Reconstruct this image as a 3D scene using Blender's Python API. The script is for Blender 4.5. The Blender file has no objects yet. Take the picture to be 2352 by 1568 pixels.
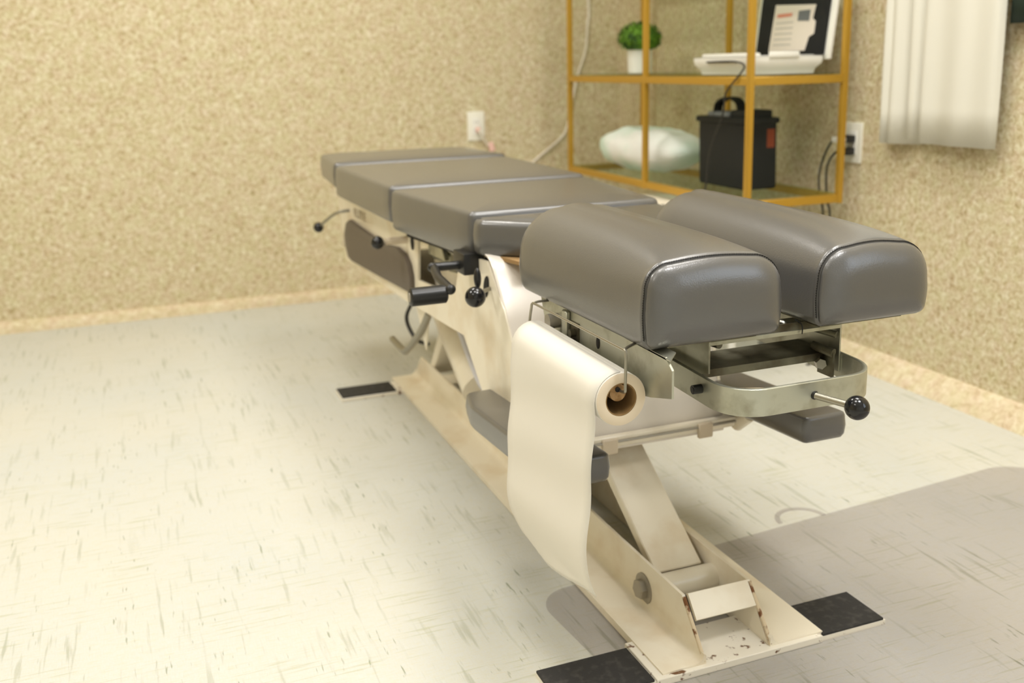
import bpy, bmesh, math, random
from mathutils import Vector, Matrix
from mathutils.geometry import tessellate_polygon
random.seed(7)
S = bpy.context.scene
C = S.collection
PI = math.pi

# ------------------------------------------------------------------ camera
cam_d = bpy.data.cameras.new('camera')
cam = bpy.data.objects.new('camera', cam_d); C.objects.link(cam)
YAW, PITCH, ROLL = 0.368094, 0.217067, -0.022391
fw = Vector((math.sin(YAW)*math.cos(PITCH), math.cos(YAW)*math.cos(PITCH), -math.sin(PITCH)))
rt = Vector((math.cos(YAW), -math.sin(YAW), 0)); up = rt.cross(fw)
r2 = rt*math.cos(ROLL) + up*math.sin(ROLL); u2 = -rt*math.sin(ROLL) + up*math.cos(ROLL)
M = Matrix(((r2.x, u2.x, -fw.x, 0), (r2.y, u2.y, -fw.y, 0), (r2.z, u2.z, -fw.z, 0.9), (0, 0, 0, 1)))
cam.matrix_world = M
cam_d.sensor_width = 36; cam_d.lens = 2286/2352*36; cam_d.shift_y = -(784-650)/2352
cam_d.clip_start = 0.02
cam_d.dof.use_dof = True; cam_d.dof.focus_distance = 1.32; cam_d.dof.aperture_fstop = 4.0
S.camera = cam

# ------------------------------------------------------------------ world, lights, exposure
w = bpy.data.worlds.new('world'); S.world = w; w.use_nodes = True
w.node_tree.nodes['Background'].inputs[0].default_value = (0.9, 0.95, 1, 1)
w.node_tree.nodes['Background'].inputs[1].default_value = 0.3
S.view_settings.view_transform = 'Standard'; S.view_settings.look = 'None'
S.view_settings.gamma = 1; S.view_settings.use_curve_mapping = False
S.view_settings.exposure = -0.12
CEIL = 2.6
def area(name, loc, sx, sy, power, col, rot=(0, 0, 0)):
    l = bpy.data.lights.new(name, 'AREA'); l.shape = 'RECTANGLE'; l.size = sx; l.size_y = sy
    l.energy = power; l.color = col
    o = bpy.data.objects.new(name, l); o.location = loc; o.rotation_euler = rot; C.objects.link(o)
    return o
WARM = (1, 0.965, 0.905)
LIGHTS = [(-1.05, 2.1, 0.6, 0.6, 27, WARM), (0.36, 2.78, 0.6, 0.6, 17, WARM), (1.35, 1.70, 0.6, 0.9, 19, (1, 0.975, 0.94)),
          (0.25, 1.00, 0.6, 0.6, 13, (1, 0.975, 0.94)), (1.10, 0.42, 0.6, 0.6, 28, (1, 0.99, 0.98)), (-1.2, 0.2, 0.6, 0.6, 9, WARM)]
for i, (x, y, sx, sy, p, c) in enumerate(LIGHTS):
    area('ceiling_panel_light', (x, y, CEIL-0.045), sx-0.06, sy-0.06, p, c)
# daylight from a window behind and to the right of the camera
area('window_daylight', (1.93, -0.7, 1.45), 1.2, 1.1, 16, (0.78, 0.87, 1.0), (math.radians(90), 0, math.radians(90)))

# ------------------------------------------------------------------ materials
def mat(name, col, rough=0.5, metal=0.0, spec=0.5, bump=None, vary=None, coat=0, sheen=0):
    m = bpy.data.materials.new(name); m.use_nodes = True
    nt = m.node_tree; b = nt.nodes['Principled BSDF']
    b.inputs['Base Color'].default_value = (*col, 1); b.inputs['Roughness'].default_value = rough
    b.inputs['Metallic'].default_value = metal; b.inputs['Specular IOR Level'].default_value = spec
    if coat: b.inputs['Coat Weight'].default_value = coat; b.inputs['Coat Roughness'].default_value = 0.22
    if sheen: b.inputs['Sheen Weight'].default_value = sheen
    tc = nt.nodes.new('ShaderNodeTexCoord')
    if vary:                                  # (second colour, scale, lo, hi)
        n = nt.nodes.new('ShaderNodeTexNoise'); n.inputs['Scale'].default_value = vary[1]; n.inputs['Detail'].default_value = 5
        r = nt.nodes.new('ShaderNodeMapRange'); r.inputs['From Min'].default_value = vary[2]; r.inputs['From Max'].default_value = vary[3]
        mx = nt.nodes.new('ShaderNodeMix'); mx.data_type = 'RGBA'
        mx.inputs[6].default_value = (*col, 1); mx.inputs[7].default_value = (*vary[0], 1)
        nt.links.new(tc.outputs['Object'], n.inputs['Vector']); nt.links.new(n.outputs['Fac'], r.inputs['Value'])
        nt.links.new(r.outputs['Result'], mx.inputs[0]); nt.links.new(mx.outputs[2], b.inputs['Base Color'])
    if bump:                                  # (scale, strength, distance)
        n = nt.nodes.new('ShaderNodeTexNoise'); n.inputs['Scale'].default_value = bump[0]; n.inputs['Detail'].default_value = 3
        bp = nt.nodes.new('ShaderNodeBump'); bp.inputs['Strength'].default_value = bump[1]; bp.inputs['Distance'].default_value = bump[2]
        nt.links.new(tc.outputs['Object'], n.inputs['Vector']); nt.links.new(n.outputs['Fac'], bp.inputs['Height'])
        nt.links.new(bp.outputs['Normal'], b.inputs['Normal'])
        if coat: nt.links.new(bp.outputs['Normal'], b.inputs['Coat Normal'])
    return m

def wall_material(name, cols, scale=75):
    m = bpy.data.materials.new(name); m.use_nodes = True; nt = m.node_tree; N = nt.nodes; L = nt.links
    b = N['Principled BSDF']; b.inputs['Roughness'].default_value = 0.95; b.inputs['Specular IOR Level'].default_value = 0.1
    tc = N.new('ShaderNodeTexCoord')
    n1 = N.new('ShaderNodeTexNoise'); n1.inputs['Scale'].default_value = scale; n1.inputs['Detail'].default_value = 4; n1.inputs['Roughness'].default_value = 0.6
    n1.inputs['Distortion'].default_value = 0.6
    cr = N.new('ShaderNodeValToRGB'); cr.color_ramp.interpolation = 'LINEAR'
    e = cr.color_ramp.elements; e[0].position = 0.30; e[0].color = (*cols[0], 1); e[1].position = 0.68; e[1].color = (*cols[3], 1)
    a = e.new(0.43); a.color = (*cols[1], 1); a = e.new(0.55); a.color = (*cols[2], 1)
    n2 = N.new('ShaderNodeTexNoise'); n2.inputs['Scale'].default_value = scale*0.45; n2.inputs['Detail'].default_value = 2
    hs = N.new('ShaderNodeHueSaturation'); mr = N.new('ShaderNodeMapRange')
    mr.inputs['From Min'].default_value = 0.3; mr.inputs['From Max'].default_value = 0.7
    mr.inputs['To Min'].default_value = 0.482; mr.inputs['To Max'].default_value = 0.508
    L.new(tc.outputs['Object'], n1.inputs['Vector']); L.new(tc.outputs['Object'], n2.inputs['Vector'])
    L.new(n1.outputs['Fac'], cr.inputs['Fac']); L.new(cr.outputs['Color'], hs.inputs['Color'])
    L.new(n2.outputs['Fac'], mr.inputs['Value']); L.new(mr.outputs['Result'], hs.inputs['Hue'])
    L.new(hs.outputs['Color'], b.inputs['Base Color'])
    bp = N.new('ShaderNodeBump'); bp.inputs['Strength'].default_value = 0.35; bp.inputs['Distance'].default_value = 0.005
    L.new(n1.outputs['Fac'], bp.inputs['Height']); L.new(bp.outputs['Normal'], b.inputs['Normal'])
    return m

def carpet_material():
    m = bpy.data.materials.new('carpet'); m.use_nodes = True; nt = m.node_tree; N = nt.nodes; L = nt.links
    b = N['Principled BSDF']; b.inputs['Roughness'].default_value = 0.95; b.inputs['Specular IOR Level'].default_value = 0.1
    tc = N.new('ShaderNodeTexCoord')
    def noise(sx, sy, detail=2, off=0, rough=0.5):
        mp = N.new('ShaderNodeMapping'); mp.inputs['Scale'].default_value = (sx, sy, 1); mp.inputs['Location'].default_value = (off, off*1.7, 0)
        n = N.new('ShaderNodeTexNoise'); n.inputs['Scale'].default_value = 1; n.inputs['Detail'].default_value = detail; n.inputs['Roughness'].default_value = rough
        L.new(tc.outputs['Object'], mp.inputs['Vector']); L.new(mp.outputs['Vector'], n.inputs['Vector']); return n.outputs['Fac']
    def rng(v, a, c, lo=0.0, hi=1.0):
        r = N.new('ShaderNodeMapRange'); r.inputs['From Min'].default_value = a; r.inputs['From Max'].default_value = c
        r.inputs['To Min'].default_value = lo; r.inputs['To Max'].default_value = hi; L.new(v, r.inputs['Value']); return r.outputs['Result']
    def mix(f, a, c):
        x = N.new('ShaderNodeMix'); x.data_type = 'RGBA'
        if isinstance(f, float): x.inputs[0].default_value = f
        else: L.new(f, x.inputs[0])
        for k, v in ((6, a), (7, c)):
            if isinstance(v, tuple): x.inputs[k].default_value = (*v, 1)
            else: L.new(v, x.inputs[k])
        return x.outputs[2]
    def mul(a, c):
        x = N.new('ShaderNodeMath'); x.operation = 'MULTIPLY'; L.new(a, x.inputs[0])
        if isinstance(c, float): x.inputs[1].default_value = c
        else: L.new(c, x.inputs[1])
        return x.outputs[0]
    base = mix(rng(noise(2.2, 1.6, 2), 0.35, 0.65), (0.625, 0.612, 0.55), (0.585, 0.595, 0.565))
    base = mix(rng(noise(420, 60, 3, 3), 0.35, 0.65, 0, 0.35), base, (0.60, 0.58, 0.46))      # warp grain
    base = mix(rng(noise(45, 380, 3, 9), 0.50, 0.72, 0, 0.45), base, (0.60, 0.55, 0.38))      # cross threads
    # strong streaks running along the room
    st = mul(rng(noise(80, 5.5, 3, 21), 0.585, 0.68), rng(noise(7, 3, 2, 31), 0.40, 0.60, 0.25, 1.0))
    base = mix(mul(st, 0.58), base, (0.34, 0.35, 0.25))
    st2 = mul(rng(noise(160, 18, 2, 51), 0.66, 0.72), rng(noise(9, 4, 1, 61), 0.45, 0.6))
    base = mix(mul(st2, 0.8), base, (0.24, 0.26, 0.17))
    sx = mul(rng(noise(9, 170, 3, 71), 0.58, 0.66), rng(noise(3, 9, 1, 81), 0.38, 0.58))
    base = mix(mul(sx, 0.45), base, (0.42, 0.42, 0.25))
    L.new(base, b.inputs['Base Color'])
    bp = N.new('ShaderNodeBump'); bp.inputs['Strength'].default_value = 0.5; bp.inputs['Distance'].default_value = 0.002
    L.new(noise(300, 300, 3, 5), bp.inputs['Height']); L.new(bp.outputs['Normal'], b.inputs['Normal'])
    return m

WALL = wall_material('textured_wall', [(0.40, 0.315, 0.16), (0.57, 0.485, 0.295), (0.65, 0.58, 0.385), (0.77, 0.715, 0.54)])
STRIP = wall_material('carpet_base_strip', [(0.52, 0.42, 0.25), (0.63, 0.53, 0.34), (0.69, 0.60, 0.41), (0.76, 0.68, 0.50)], 55)
CARPET = carpet_material()
PLASTER = mat('white_plaster', (0.90, 0.90, 0.88), 0.9)
CREAM = mat('cream_enamel', (0.90, 0.83, 0.68), 0.32, vary=((0.72, 0.58, 0.38), 9, 0.50, 0.80), coat=0.25)
CREAMR = mat('chipped_cream_enamel', (0.88, 0.83, 0.72), 0.4, vary=((0.16, 0.07, 0.025), 55, 0.62, 0.68))
RUST = mat('rusty_weld', (0.70, 0.58, 0.40), 0.7, vary=((0.18, 0.07, 0.02), 60, 0.46, 0.56))
VINYL = mat('grey_vinyl', (0.092, 0.089, 0.085), 0.34, spec=0.75, coat=0.6, bump=(520, 0.16, 0.0012))
VINYL2 = mat('grey_vinyl_side_panel', (0.13, 0.105, 0.082), 0.5)
DVINYL = mat('dark_vinyl', (0.075, 0.065, 0.060), 0.38, bump=(500, 0.15, 0.001))
ZINC = mat('zinc_plated_steel', (0.50, 0.50, 0.41), 0.34, 0.7, vary=((0.30, 0.28, 0.20), 26, 0.50, 0.75))
DZINC = mat('greasy_steel', (0.20, 0.19, 0.13), 0.45, 0.6, vary=((0.07, 0.055, 0.03), 18, 0.42, 0.66))
STEEL = mat('bright_steel', (0.62, 0.61, 0.56), 0.25, 1.0)
DSTEEL = mat('dull_steel_rod', (0.36, 0.34, 0.28), 0.35, 0.9)
BOLT = mat('dull_bolt', (0.40, 0.37, 0.31), 0.5, 0.6)
BLACK = mat('black_plastic', (0.010, 0.010, 0.011), 0.14)
BLACKM = mat('black_coated_metal', (0.012, 0.012, 0.012), 0.35)
BLACKR = mat('black_rubber', (0.022, 0.021, 0.020), 0.8, vary=((0.055, 0.05, 0.045), 70, 0.5, 0.75), bump=(300, 0.4, 0.001))
PAPER = mat('table_paper', (0.79, 0.755, 0.68), 0.75)
PAPERE = mat('paper_roll_end', (0.78, 0.66, 0.50), 0.9)
CARD = mat('brown_cardboard', (0.33, 0.20, 0.08), 0.9)
WOOD = mat('dowel_wood', (0.42, 0.25, 0.11), 0.7, vary=((0.28, 0.15, 0.05), 90, 0.45, 0.6))
GOLD = mat('gold_paint', (0.52, 0.30, 0.035), 0.35, 0.35)
WHITE = mat('white_plastic', (0.86, 0.85, 0.79), 0.35)
IVORY = mat('ivory_plate', (0.88, 0.86, 0.76), 0.35)
CORDW = mat('white_cord', (0.78, 0.72, 0.62), 0.6)
PINK = mat('pink_tag', (0.85, 0.55, 0.48), 0.7)
BCORD = mat('black_cord', (0.02, 0.018, 0.016), 0.5)
BCLOTH = mat('black_nylon', (0.010, 0.011, 0.010), 0.8)
GREYW = mat('grey_webbing', (0.20, 0.21, 0.22), 0.7)
RED = mat('rust_red_tag', (0.22, 0.045, 0.015), 0.7)
MINT = mat('mint_fabric', (0.66, 0.80, 0.71), 0.85, vary=((0.86, 0.87, 0.85), 5.5, 0.42, 0.58), bump=(9, 0.5, 0.02))
GREEN = mat('boxwood_green', (0.12, 0.27, 0.012), 0.7, vary=((0.02, 0.07, 0.004), 30, 0.45, 0.62))
CURT = mat('off_white_cloth', (0.70, 0.68, 0.59), 0.9)
DGREEN = mat('dark_green_cloth', (0.008, 0.022, 0.012), 0.8)
LEATHER = mat('cream_upholstery', (0.86, 0.80, 0.66), 0.45)
FOAM = mat('black_foam', (0.006, 0.006, 0.006), 0.9)
LABEL = mat('printed_card', (0.74, 0.66, 0.60), 0.6)
GREYP = mat('grey_print', (0.45, 0.42, 0.40), 0.7)
REDP = mat('red_print', (0.65, 0.25, 0.18), 0.7)
DARKP = mat('dark_print', (0.14, 0.15, 0.16), 0.7)
LILAC = mat('pale_lilac_enamel', (0.62, 0.62, 0.68), 0.3, coat=0.3)
INK = mat('faded_lettering', (0.42, 0.35, 0.24), 0.6)
THREAD = mat('dark_thread', (0.012, 0.011, 0.010), 0.7)
HOLE = mat('dark_recess', (0.012, 0.010, 0.008), 0.9)
TAPE = mat('yellowed_clip', (0.66, 0.56, 0.42), 0.5)
GLOW = bpy.data.materials.new('lit_diffuser'); GLOW.use_nodes = True
gb = GLOW.node_tree.nodes['Principled BSDF']; gb.inputs['Emission Color'].default_value = (1, 0.95, 0.86, 1); gb.inputs['Emission Strength'].default_value = 3
def sheer(name, col, gloss=0.06, rough=0.15, edge=None):
    m = bpy.data.materials.new(name); m.use_nodes = True; nt = m.node_tree; N = nt.nodes
    N.remove(N['Principled BSDF'])
    t = N.new('ShaderNodeBsdfTransparent'); t.inputs[0].default_value = (*col, 1)
    g = N.new('ShaderNodeBsdfGlossy'); g.inputs['Roughness'].default_value = rough
    mx = N.new('ShaderNodeMixShader'); mx.inputs[0].default_value = gloss
    nt.links.new(t.outputs[0], mx.inputs[1]); nt.links.new(g.outputs[0], mx.inputs[2]); nt.links.new(mx.outputs[0], N['Material Output'].inputs[0])
    return m
MATM = sheer('clear_vinyl_mat', (0.92, 0.91, 0.915), 0.02, 0.5)
GLASS = sheer('shelf_glass', (0.86, 0.92, 0.86), 0.10, 0.05)

# ------------------------------------------------------------------ helpers
def worldloc(o):
    v = Vector((0, 0, 0))
    while o is not None: v += o.location; o = o.parent
    return v
def obj(name, bm, m, parent=None, smooth=True, angle=40):
    me = bpy.data.meshes.new(name)
    bmesh.ops.recalc_face_normals(bm, faces=bm.faces[:])
    if parent is not None:
        bmesh.ops.translate(bm, verts=bm.verts[:], vec=-worldloc(parent))
    if smooth:
        for f in bm.faces: f.smooth = True
        for e in bm.edges:
            if len(e.link_faces) == 2 and e.calc_face_angle(0) > math.radians(angle): e.smooth = False
    bm.to_mesh(me); bm.free(); me.materials.append(m)
    o = bpy.data.objects.new(name, me); C.objects.link(o)
    if parent is not None: o.parent = parent
    return o
def thing(name, label, cat, loc, group=None):
    o = bpy.data.objects.new(name, None); C.objects.link(o); o.location = loc; o.empty_display_size = 0.1
    o['label'] = label; o['category'] = cat
    if group: o['group'] = group
    return o
def tag(o, label, cat, group=None):
    o['label'] = label; o['category'] = cat
    if group: o['group'] = group
    return o
def struct(o): o['kind'] = 'structure'; return o
def BM(): return bmesh.new()
def add_poly(bm, pts): return bm.faces.new([bm.verts.new(p) for p in pts])
def box(bm, x0, x1, y0, y1, z0, z1, bev=0.0, seg=2):
    vs = [bm.verts.new((x, y, z)) for x in (x0, x1) for y in (y0, y1) for z in (z0, z1)]
    fs = [bm.faces.new([vs[i] for i in q]) for q in ((0, 1, 3, 2), (4, 6, 7, 5), (0, 4, 5, 1), (2, 3, 7, 6), (0, 2, 6, 4), (1, 5, 7, 3))]
    if bev:
        es = list({e for f in fs for e in f.edges})
        bmesh.ops.bevel(bm, geom=es, offset=bev, segments=seg, affect='EDGES', profile=0.6)
    return bm
def prism(bm, pts, d, bev=0.0, seg=2):
    """extrude the planar polygon pts (3-D points) by the vector d"""
    a = [bm.verts.new(p) for p in pts]; b = [bm.verts.new(Vector(p)+Vector(d)) for p in pts]
    n = len(a); fs = [bm.faces.new(a[::-1]), bm.faces.new(b)]
    for i in range(n): fs.append(bm.faces.new((a[i], a[(i+1) % n], b[(i+1) % n], b[i])))
    if bev:
        es = list({e for f in fs for e in f.edges})
        bmesh.ops.bevel(bm, geom=es, offset=bev, segments=seg, affect='EDGES', profile=0.6)
    return bm
def loft(bm, rings, cap0=True, cap1=True, close=True):
    R = [[bm.verts.new(p) for p in r] for r in rings]; n = len(R[0])
    for a, b in zip(R[:-1], R[1:]):
        for i in range(n if close else n-1): bm.faces.new((a[i], a[(i+1) % n], b[(i+1) % n], b[i]))
    if cap0: bm.faces.new(R[0][::-1])
    if cap1: bm.faces.new(R[-1])
    return R
def tube(bm, path, r, n=10, cap=True):
    path = [Vector(p) for p in path]; rings = []; prev = None
    for i, p in enumerate(path):
        t = (path[min(i+1, len(path)-1)] - path[max(i-1, 0)]).normalized()
        if prev is None:
            a = Vector((0, 0, 1)) if abs(t.z) < 0.9 else Vector((1, 0, 0)); u = t.cross(a).normalized()
        else: u = (prev - t*prev.dot(t)).normalized()
        prev = u; v = t.cross(u); rr = r[i] if isinstance(r, (list, tuple)) else r
        rings.append([p + u*math.cos(2*PI*k/n)*rr + v*math.sin(2*PI*k/n)*rr for k in range(n)])
    loft(bm, rings, cap, cap); return bm
def smooth_path(pts, k=6):
    P = [Vector(p) for p in pts]; out = []
    for i in range(len(P)-1):
        p0, p1, p2, p3 = P[max(i-1, 0)], P[i], P[i+1], P[min(i+2, len(P)-1)]
        for j in range(k):
            t = j/k
            out.append(0.5*((2*p1)+(-p0+p2)*t+(2*p0-5*p1+4*p2-p3)*t*t+(-p0+3*p1-3*p2+p3)*t**3))
    out.append(P[-1]); return out
def sphere(bm, c, r, u=20, v=14, sc=(1, 1, 1)):
    m = Matrix.Translation(c) @ Matrix.Diagonal((r*sc[0], r*sc[1], r*sc[2], 1))
    bmesh.ops.create_uvsphere(bm, u_segments=u, v_segments=v, radius=1, matrix=m); return bm
def hexbolt(bm, c, axis, r, h, n=6):
    c = Vector(c); a = Vector(axis).normalized(); u = a.orthogonal().normalized(); v = a.cross(u)
    ring = lambda q, rr: [c + a*q + u*math.cos(2*PI*k/n)*rr + v*math.sin(2*PI*k/n)*rr for k in range(n)]
    loft(bm, [ring(0, r), ring(h*0.8, r), ring(h, r*0.85)]); return bm

# ------------------------------------------------------------------ room
XR, YB, XL, YF = 2.00, 3.87, -2.6, -2.2
def plane_box(name, x0, x1, y0, y1, z0, z1, m):
    bm = BM(); box(bm, x0, x1, y0, y1, z0, z1); return struct(obj(name, bm, m, smooth=False))
plane_box('floor', XL, XR, YF, YB, -0.05, 0, CARPET)
plane_box('ceiling', XL, XR, YF, YB, CEIL, CEIL+0.05, PLASTER)
plane_box('wall_back', XL-0.08, XR+0.08, YB, YB+0.08, -0.05, CEIL+0.05, WALL)
plane_box('wall_left', XL-0.08, XL, YF, YB, -0.05, CEIL+0.05, WALL)
plane_box('wall_front', XL-0.08, XR+0.08, YF-0.08, YF, -0.05, CEIL+0.05, PLASTER)
# right wall with the window opening behind the camera
bm = BM(); box(bm, XR, XR+0.08, YF, -1.35, -0.05, CEIL+0.05); box(bm, XR, XR+0.08, -0.05, YB, -0.05, CEIL+0.05)
box(bm, XR, XR+0.08, -1.35, -0.05, -0.05, 0.85); box(bm, XR, XR+0.08, -1.35, -0.05, 2.05, CEIL+0.05)
struct(obj('wall_right', bm, WALL, smooth=False))
bm = BM()
for a in ((-1.35, -1.30, 0.85, 2.05), (-0.10, -0.05, 0.85, 2.05), (-1.35, -0.05, 0.85, 0.90), (-1.35, -0.05, 2.0, 2.05), (-0.72, -0.68, 0.85, 2.05)):
    box(bm, XR+0.01, XR+0.06, *a)
wn = struct(obj('window_1', bm, WHITE, smooth=False))
bm = BM(); box(bm, XR+0.030, XR+0.036, -1.34, -0.06, 0.86, 2.04); obj('pane', bm, GLASS, wn, smooth=False)
# carpet strips turned up against the walls
bm = BM(); n = 40
rings = []
for i in range(n+1):
    x = XL + (XR-XL)*i/n; rings.append([(x, YB, 0), (x, YB-0.030, 0), (x, YB-0.026, 0.022), (x, YB-0.012, 0.038), (x, YB, 0.040)])
loft(bm, rings); struct(obj('baseboard_back', bm, STRIP))
bm = BM(); rings = []
for i in range(n+1):
    y = YF + (YB-YF)*i/n; rings.append([(XR, y, 0), (XR-0.055, y, 0), (XR-0.048, y, 0.012), (XR-0.020, y, 0.046), (XR, y, 0.056)])
loft(bm, rings); struct(obj('baseboard_right', bm, STRIP))
for i, (x, y, sx, sy, p, c) in enumerate(LIGHTS):
    t = thing('ceiling_light', ['ceiling light panel near the back wall, far left of the table', 'ceiling light panel above the foot end of the table, near the back wall', 'ceiling light panel between the table and the right wall', 'ceiling light panel left of the head cushions', 'ceiling light panel right of the camera near the window', 'ceiling light panel left of the camera'][i], 'ceiling light', (x, y, CEIL), 'ceiling light panels')
    bm = BM()
    for a in ((-1, -1), (1, 1)):
        box(bm, x+a[0]*sx/2-0.015, x+a[0]*sx/2+0.015, y-sy/2, y+sy/2, CEIL-0.035, CEIL)
        box(bm, x-sx/2, x+sx/2, y+a[0]*sy/2-0.015, y+a[0]*sy/2+0.015, CEIL-0.035, CEIL)
    obj('frame', bm, WHITE, t, smooth=False)
    bm = BM(); box(bm, x-sx/2+0.02, x+sx/2-0.02, y-sy/2+0.02, y+sy/2-0.02, CEIL-0.03, CEIL-0.02); obj('diffuser', bm, GLOW, t, smooth=False)

# ------------------------------------------------------------------ TREATMENT TABLE
T = thing('treatment_table', 'grey padded cream metal chiropractic treatment table standing in the middle of the room', 'treatment table', (0.80, 1.9, 0))
XC = 0.80
# --- base
bm = BM(); box(bm, 0.655, 0.950, 1.140, 1.245, 0.0, 0.012, 0.001, 1); box(bm, 0.500, 1.075, 1.1425, 1.235, 0.0, 0.0085)
fp = obj('base_plate', bm, CREAMR, T)
for x0, x1 in ((0.500, 0.652), (0.953, 1.072)):
    bm = BM(); box(bm, x0, x1, 1.143, 1.233, 0.008, 0.0125, 0.001, 1); obj('grip_pad', bm, BLACKR, fp)
bm = BM(); box(bm, 0.495, 1.105, 2.600, 2.690, 0.0, 0.010, 0.001, 1); fp2 = obj('base_plate', bm, CREAMR, T)
for x0, x1 in ((0.497, 0.650), (0.960, 1.103)):
    bm = BM(); box(bm, x0, x1, 2.603, 2.688, 0.010, 0.014, 0.001, 1); obj('grip_pad', bm, BLACKR, fp2)
WEB = [(1.152, 0.012), (1.213, 0.092), (1.56, 0.092), (2.654, 0.084), (2.722, 0.016)]
def side_channel(xw, xo, nm):
    s = 1 if xo > xw else -1
    bm = BM(); prism(bm, [(xw, y, z) for y, z in WEB], (s*0.005, 0, 0))
    # bent flange with a small fold radius
    n = 6; rings = []
    for y in (1.148, 1.3, 2.0, 2.722):
        r = 0.014; ring = []
        for k in range(n+1):
            a = PI/2*k/n; ring.append((xw+s*(0.005+r-r*math.cos(a)), y, 0.012+r-r*math.sin(a)+0.003))
        ring.append((xo, y, 0.0145)); ring.append((xo, y, 0.0015)); ring.append((xw+s*0.001, y, 0.0015)); ring.append((xw+s*0.001, y, 0.012+r))
        rings.append(ring)
    loft(bm, rings)
    return obj(nm, bm, CREAM, T)
chL = side_channel(0.743, 0.668, 'base_channel'); chR = side_channel(0.856, 0.955, 'base_channel')
for ch, x in ((chL, 0.7400), (chR, 0.8590)):                       # rusty weld beads on the sloping front edges
    bm = BM(); tube(bm, smooth_path([(x, 1.150, 0.014), (x, 1.165, 0.035), (x, 1.19, 0.064), (x, 1.211, 0.090)]), 0.0032, 8); obj('weld_bead', bm, RUST, ch)
bm = BM(); prism(bm, [(0.748, 1.212, 0.093), (0.748, 1.186, 0.062), (0.748, 1.190, 0.058), (0.748, 1.218, 0.090)], (0.108, 0, 0)); obj('cross_rail', bm, CREAM, T)
bm = BM(); tube(bm, [(0.748, 1.312, 0.050), (0.856, 1.312, 0.050)], 0.021, 28); obj('pivot_tube', bm, CREAM, T)
bm = BM(); tube(bm, [(0.7385, 1.333, 0.042), (0.7355, 1.333, 0.042)], 0.026, 28); ws = obj('washer', bm, BOLT, T)
bm = BM(); hexbolt(bm, (0.7355, 1.333, 0.042), (-1, 0, 0), 0.0165, 0.012); obj('bolt_head', bm, BOLT, ws)
bm = BM(); prism(bm, [(0.757, 1.328, 0.068), (0.757, 1.70, 0.310), (0.757, 1.712, 0.294), (0.757, 1.340, 0.052)], (0.089, 0, 0), 0.002, 1); obj('swing_arm', bm, CREAM, T)
bm = BM(); prism(bm, [(0.745, 2.30, 0.36), (0.745, 2.56, 0.06), (0.745, 2.60, 0.06), (0.745, 2.36, 0.36)], (0.11, 0, 0), 0.003, 1); obj('swing_arm', bm, CREAM, T)
# inside mechanics seen under the body
bm = BM(); tube(bm, [(0.74, 2.33, 0.30), (0.74, 2.10, 0.16)], 0.058, 24); obj('motor', bm, CREAM, T)
bm = BM(); tube(bm, [(0.72, 1.98, 0.325), (0.90, 1.98, 0.325)], 0.042, 24); obj('gear_housing', bm, TAPE, T)
bm = BM(); tube(bm, smooth_path([(0.70, 2.15, 0.30), (0.705, 2.02, 0.20), (0.71, 1.93, 0.215), (0.715, 1.86, 0.29)]), 0.014, 12); obj('hose', bm, LILAC, T)
bm = BM(); prism(bm, [(0.765, 1.62, 0.13), (0.765, 1.95, 0.03), (0.765, 2.12, 0.10), (0.765, 1.98, 0.22), (0.765, 1.80, 0.24)], (0.006, 0, 0)); obj('link_plate', bm, LILAC, T)
bm = BM(); box(bm, 0.75, 0.85, 1.78, 1.84, 0.10, 0.16, 0.004); obj('spring_block', bm, BOLT, T)
bm = BM(); tube(bm, smooth_path([(0.66, 2.36, 0.345), (0.64, 2.42, 0.27), (0.65, 2.38, 0.22), (0.67, 2.33, 0.215)]), 0.005, 10); obj('cable_loop', bm, BLACKM, T)
bm = BM(); prism(bm, [(0.625, 2.28, 0.348), (0.625, 2.20, 0.24), (0.625, 2.16, 0.348)], (0.004, 0, 0)); obj('gusset', bm, CREAM, T)

# --- body side plates
SIDE = [(3.02, 0.571), (3.02, 0.49), (2.94, 0.332), (2.28, 0.348), (1.83, 0.371), (1.727, 0.285), (1.655, 0.222), (1.50, 0.232),
        (1.525, 0.33), (1.555, 0.413), (1.60, 0.476), (1.68, 0.548), (1.73, 0.545), (1.79, 0.519), (1.854, 0.500), (1.875, 0.453), (2.048, 0.430), (2.153, 0.422), (2.135, 0.546), (2.30, 0.549), (2.9, 0.570)]
def side_plate(x, s):
    bm = BM(); tr = tessellate_polygon([[Vector((y, z, 0)) for y, z in SIDE]]); n = len(SIDE)
    A = [bm.verts.new((x, y, z)) for y, z in SIDE]; B = [bm.verts.new((x+s*0.006, y, z)) for y, z in SIDE]
    for t in tr: bm.faces.new([A[i] for i in t]); bm.faces.new([B[i] for i in reversed(t)])
    for i in range(n): bm.faces.new((A[i], B[i], B[(i+1) % n], A[(i+1) % n]))
    x += s*0.001
    # folded lip along the lower edge and throat
    for (a, b, w) in (((2.94, 0.332), (2.28, 0.348), 0.025), ((2.28, 0.348), (1.83, 0.371), 0.025), ((1.83, 0.371), (1.727, 0.285), 0.035), ((1.727, 0.285), (1.655, 0.222), 0.035), ((3.02, 0.49), (2.94, 0.332), 0.025)):
        prism(bm, [(x, a[0], a[1]), (x+s*w, a[0], a[1]), (x+s*w, b[0], b[1]), (x, b[0], b[1])], (0, 0, 0.004))
    return obj('body_side', bm, CREAM, T, smooth=False)
sL = side_plate(0.600, 1); sR = side_plate(1.000, -1)
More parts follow.
